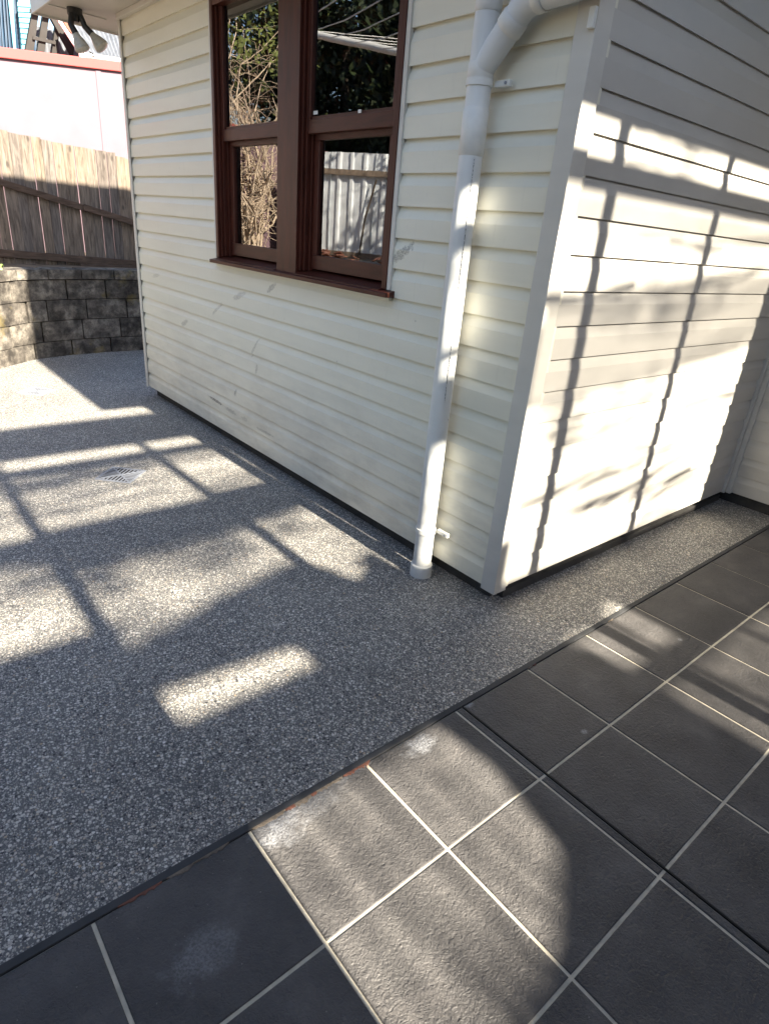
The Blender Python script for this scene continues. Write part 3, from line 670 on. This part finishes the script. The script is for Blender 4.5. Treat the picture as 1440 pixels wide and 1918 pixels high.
VP('low_shadow_panel', [(-2.9, B0), (-1.70, B0), (-1.70, -.33), (-1.665, -.32), (-1.635, .62), (-2.9, .62)], 'blocker', -5.43); VP('low_shadow_panel', [(.06, -.30), (.40, -.30), (.60, -.24), (.95, -.24), (.80, .10), (.06, .13)]); VP('dimming_panel', [(.951, -.24), (2.5, -.24), (2.5, .06), (.801, .10)], 'dimmer3')
VP('low_shadow_panel', [(-.86, -.324), (.12, -.324), (.12, B0), (-1.70, B0), (-1.70, -1.00), (-1.42, -.90), (-1.17, -.85), (-.93, -.74), (-.84, -.5)])
V('dimming_panel', .12, 2.5, -1.05, -.62, 'dimmer2'); V('low_shadow_panel', .12, 2.5, B0, -1.05)
VP('low_shadow_panel', [(.62, -.62), (2.5, -.62), (2.5, -.22), (.62, -.22)]); V('low_shadow_panel', .12, .62, -.62, -.49)
# thin rods added across the openings, farther back, to streak the sun softly
for k in range(95):
    band = rnd.random()
    if band < .45: h = rnd.uniform(.42, 1.05); xa = rnd.uniform(-2.4, 1.9)
    elif band < .75: h = rnd.uniform(1.42, 1.95); xa = rnd.uniform(-2.4, 1.9)
    elif band < .95: h = rnd.uniform(.05, .6); xa = rnd.uniform(.1, 1.9)
    else: h = rnd.uniform(1.0, 1.5); xa = rnd.uniform(.3, 1.9)
    L = rnd.uniform(.5, 1.5); sl = rnd.uniform(.02, .13); yy = rnd.uniform(-7.0, -3.6)
    MB().tube([(xa+L*t-DRX*(-yy), yy, h-TAN*yy+sl*L*t+.018*math.sin(4*t+k)) for t in (0, .2, .4, .6, .8, 1)], [r_*rnd.uniform(.7, 1.3) for r_ in [rnd.uniform(.005, .014)]*6], 6).build('shadow_rod', M['trunk'], vf)
for xc, rr_ in ((-1.56, .010), (-1.43, .014), (-1.36, .008), (-1.25, .013), (-1.13, .009), (-1.03, .014), (-.95, .008), (1.0, .03), (1.7, .035), (.45, .03)):
    yy = -6.2; MB().tube([(xc+.1, yy, -1.4-TAN*yy), (xc+.12, yy, -.95-TAN*yy), (xc+.10+rnd.uniform(-.02, .02), yy, -.6-TAN*yy), (xc+.1, yy, -.22-TAN*yy)], rr_, 6).build('shadow_rod', M['trunk'], vf)  # upright rods added to stripe the sunlit tiles
gt = empty('dapple_tree', (.5, -12.5, 0), 'unseen trunk and leaf clusters added behind the camera to mottle the sun', 'tree')  # leaf clusters added out of view to break up the sun patches
MB().tube([(.5, -12.5, 0), (.6, -12.4, 4), (.3, -12.6, 7.5)], [.2, .15, .08], 10).build('trunk', M['trunk'], gt)
gp_ = []
for q in range(26):
    cx_, cy_, cz_, lx_, sl_ = rnd.uniform(-3.6, 1.6), rnd.uniform(-13.5, -11.5), rnd.uniform(8.2, 10.6), rnd.uniform(.6, 1.4), rnd.uniform(-.02, .12)
    if cx_ > .3: cz_ = rnd.choice((rnd.uniform(8.45, 9.2), rnd.uniform(9.8, 10.4)))
    gp_ += [Vector((cx_+lx_*u_/9, cy_, cz_+sl_*lx_*u_/9)) for u_ in range(10)]
tag(leaves(gp_, 850, .055, .075, 21).build('crown', M['leaf'], gt), kind='stuff')
nb = empty('sky_blocker', (0, -10, 0), 'unseen brown box added behind the camera to block low sky', 'shed')  # box added out of view to darken the low sky
MB().box(-9, 9, -11, -9.5, -.05, 4.3).build('wall', M['post'], nb); MB().box(-9.3, 9.3, -11.3, -9.2, 4.3, 4.45).build('roof', M['greyroof'], nb)
MB().prism([(-5, -2.37, 2.50-TAN*-2.37), (-.04, -2.37, 2.50-TAN*-2.37), (-.04, -.35, 2.50+TAN*.35), (-5, -.35, 2.50+TAN*.35)], (0, 0, .06)).build('shading_roof', M['post'], vf)  # roof added out of view to keep sky light off the tiles
V_side = MB().box(-3.03, -3.0, -5.3, -1.25, 0.02, 3.1).build('side_blocker', M['blocker'], vf)  # panel added beside the camera to cut sky light on the tiles
# unseen roof over the recess, shaped to keep sun off the upper wall
MB().prism([(-.03, -2.42, 2.76-TAN*D0), (4.2, -2.42, 2.76-TAN*D0), (4.2, -.42, 3.42), (-.03, -.42, 3.42)], (0, 0, .06)).build('shading_roof', M['greyroof'], vf)

# ------------------------------------------------------------------ the yard that the window mirrors
cf = empty('corrugated_fence', (-6, 9, 1), 'pale steel sheet fence with a timber rail, mirrored in the lower right pane', 'fence')
FD = Vector((.43, .903, 0)).normalized(); FN = Vector((FD.y, -FD.x, 0)); FO = Vector((-6.35, 9.5, 0))
def fpt(t, o, z): p = FO+FD*t+FN*o; return (p.x, p.y, z)
def trap(t0, t1, oo, z0, z1, pitch, amp):
    b = MB(); ys = []; y_ = t0
    while y_ < t1-1e-6:
        for f, o in ((0, 0), (.62, 0), (.72, amp), (.90, amp)): ys.append((min(y_+f*pitch, t1), o))
        y_ += pitch
    ys.append((t1, 0)); vs = []
    for yy, o in ys: vs += [fpt(yy, oo+o, z0), fpt(yy, oo+o, z1)]
    return b.add(vs, [(2*i, 2*i+2, 2*i+3, 2*i+1) for i in range(len(ys)-1)])
for k in range(6):
    ya = -4.2+k*1.02; trap(ya, ya+1.03, -.004*(k % 2), .9, 3.16, .30, .035).build('steel_sheet', M['steel'], cf)
for zz in (2.80, 1.25): MB().beam(fpt(-4.2, .06, zz), fpt(2.0, .06, zz), .05, .10).build('rail', M['wood_debris'], cf)
MB().tube([fpt(.1, .12, 1.2), fpt(0, .12, 2.0), fpt(-.2, .12, 2.7)], .018, 8).build('leaning_stick', M['trunk'], cf)
pf = empty('paling_fence', (-6, 13, 1), 'brown paling fence behind the bare shrub, mirrored in the left pane', 'fence')
y_ = 11.45
while y_ < 19:
    wv = rnd.uniform(.13, .16); MB().box(-6.02, -6.0, y_, y_+wv-.01, .9, 3.15+rnd.uniform(-.03, .03)).build('paling', M['paling2'], pf); y_ += wv
MB().box(-5.99, -5.94, 11.45, 19, 2.6, 2.69).build('rail', M['rail'], pf)
gb = empty('garden_wall', (-5.5, 9, .9), 'low block garden wall under the steel fence, mirrored in the window', 'garden wall')
y_ = 6.4
while y_ < 12.5:
    MB().box(-5.62, -5.40, y_, y_+.44, .9, 1.10).build('block', M['block'], gb, .01); y_ += .45
MB().box(-5.66, -5.36, 6.4, 12.6, 1.105, 1.17).build('timber_capping', M['wood_debris'], gb, .01)
for i, (yy, n) in enumerate(((8.3, 4), (9.15, 7), (9.8, 12), (12.6, 6))):
    dbp = empty('roof_tile_pile', (-5.5, yy, 1.17), ['few broken terracotta roof tiles at the near end of the low garden wall', 'small terracotta tile heap on the timber capping by the steel fence', 'largest heap of broken terracotta tiles, below the leaning stick', 'terracotta tiles heaped at the foot of the bare shrub'][i], 'tile pile', 'broken roof tiles in the yard')
    for k in range(n):
        p = Vector((-5.5+rnd.uniform(-.12, .12), yy+rnd.uniform(-.35, .35), 1.175+rnd.uniform(0, .12))); a = rnd.uniform(-.6, .6); u = Vector((math.sin(a), math.cos(a), rnd.uniform(-.3, .3))); l = rnd.uniform(.10, .24)
        MB().beam(p-u*l/2, p+u*l/2, .13, .016, (rnd.uniform(-.5, .5), 0, 1)).build('broken_tile', M['terracotta'], dbp)
# rotary clothesline
cl = empty('clothesline', (-4.0, 5.2, .92), 'rotary clothesline with white arms and wires, mirrored in the upper right pane', 'clothesline')
HUB = Vector((-4.0, 5.0, 3.72)); MB().tube([(-4, 5.0, .9), HUB], .03, 14).build('mast', M['wire'], cl)
ends = [Vector((-4.0, 9.0, 4.62)), Vector((-8, 5.0, 4.62)), Vector((-4, 1.0, 4.62)), Vector((-.9, 5.0, 4.62))]
ends[3] = Vector((-1.5, 3.2, 3.75)); MB().tube([HUB, ends[3]], .035, 12).build('arm', M['white'], cl)
for e in ends[:3]: MB().tube([HUB, e], .047, 12).build('arm', M['white'], cl)
for f in (.35, .5, .65, .8, .97):
    for i in (0, 1, 3):
        a = HUB.lerp(ends[i], f); b2 = HUB.lerp(ends[(i+1) % 4], f); mid = a.lerp(b2, .5)-Vector((0, 0, .05))
        MB().tube([a, mid, b2], .007, 6).build('wire', M['wire'], cl)
# bare tangled shrub
def branches(base, n, spread, height, rad, r0, seed, droop=.0):
    r = random.Random(seed); b = MB(); tips = []
    for k in range(n):
        p = Vector(base)+Vector((r.uniform(-.3, .3), r.uniform(-.3, .3), 0)); d = Vector((r.uniform(-spread, spread), r.uniform(-spread, spread), 1)).normalized(); pts = [p.copy()]; rs = [r0]
        L = height*r.uniform(.5, 1.0)
        for j in range(9):
            d = (d+Vector((r.gauss(0, .26), r.gauss(0, .26), r.gauss(0, .2)-droop*j*.1))).normalized(); p = p+d*L/9; pts.append(p.copy()); rs.append(r0*(1-j/10))
        if any((q_.y+1.69)/(2.4-q_.x) < 1.57 for q_ in pts): continue
        b.tube(pts, rs, 5, False); tips.append(p)
        for q in range(16):
            i = r.randint(2, 8); p2 = pts[i].copy(); d2 = Vector((r.gauss(0, 1), r.gauss(0, 1), r.gauss(0, 1))).normalized(); pp = [p2.copy()]
            for j in range(4): d2 = (d2+Vector((r.gauss(0, .4), r.gauss(0, .4), r.gauss(0, .4)))).normalized(); p2 = p2+d2*r.uniform(.08, .22)*rad; pp.append(p2.copy())
            if any((q_.y+1.69)/(2.4-q_.x) < 1.57 for q_ in pp): continue
            b.tube(pp, [rs[i]*.55, rs[i]*.45, rs[i]*.35, rs[i]*.25, rs[i]*.1], 4, False); tips.append(p2)
    return b, tips
sh = empty('bare_shrub', (-4.2, 10.6, .92), 'tangled leafless shrub in front of the paling fence, mirrored in the left panes', 'shrub')
bb, tips = branches((-4.3, 11.0, .92), 64, .34, 5.4, 1.3, .030, 11); tag(bb.build('branches', M['bark'], sh), kind='stuff')
bb2, tips2 = branches((-4.9, 12.4, .92), 60, .42, 5.6, 1.5, .032, 12); tag(bb2.build('branches', M['bark'], sh), kind='stuff')
tag(leaves([t for t in tips if t.z > 4.4], 1200, .25, .06, 4).build('leaves', M['leaf2'], sh), kind='stuff')
def tree(x, y, z, h, r, n, label, seed, mt='leaf'):
    t = empty('tree', (x, y, z), label, 'tree', 'dark trees beyond the steel fence'); rr = random.Random(seed)
    MB().tube([(x, y, z), (x+.1, y, z+h*.3), (x, y+.1, z+h*.6)], [.22, .17, .08], 10).build('trunk', M['trunk'], t)
    cl_ = []
    for k in range(70):
        d = Vector((rr.gauss(0, 1), rr.gauss(0, 1), rr.gauss(0, 1))).normalized()*rr.uniform(.3, 1)**.5; cl_.append(Vector((x+d.x*r, y+d.y*r, z+h*.58+d.z*h*.44)))
    tag(leaves(cl_, n*2, .45, .09, seed).build('crown', M[mt], t), kind='stuff')
tree(-9.5, 9.0, .9, 7.5, 2.9, 15000, 'dark leafy tree straight behind the steel fence', 1)
tree(-9.4, 14.5, .9, 8.8, 3.5, 17000, 'dark leafy tree behind the brown paling fence', 2)
tree(-11.5, 18.5, .9, 7.0, 3.0, 10000, 'olive leaved tree farthest along the brown fence', 3, 'leaf2')
tree(-9.0, 4.5, .9, 7.0, 2.8, 11000, 'dark leafy tree nearest the clothesline mast', 5)
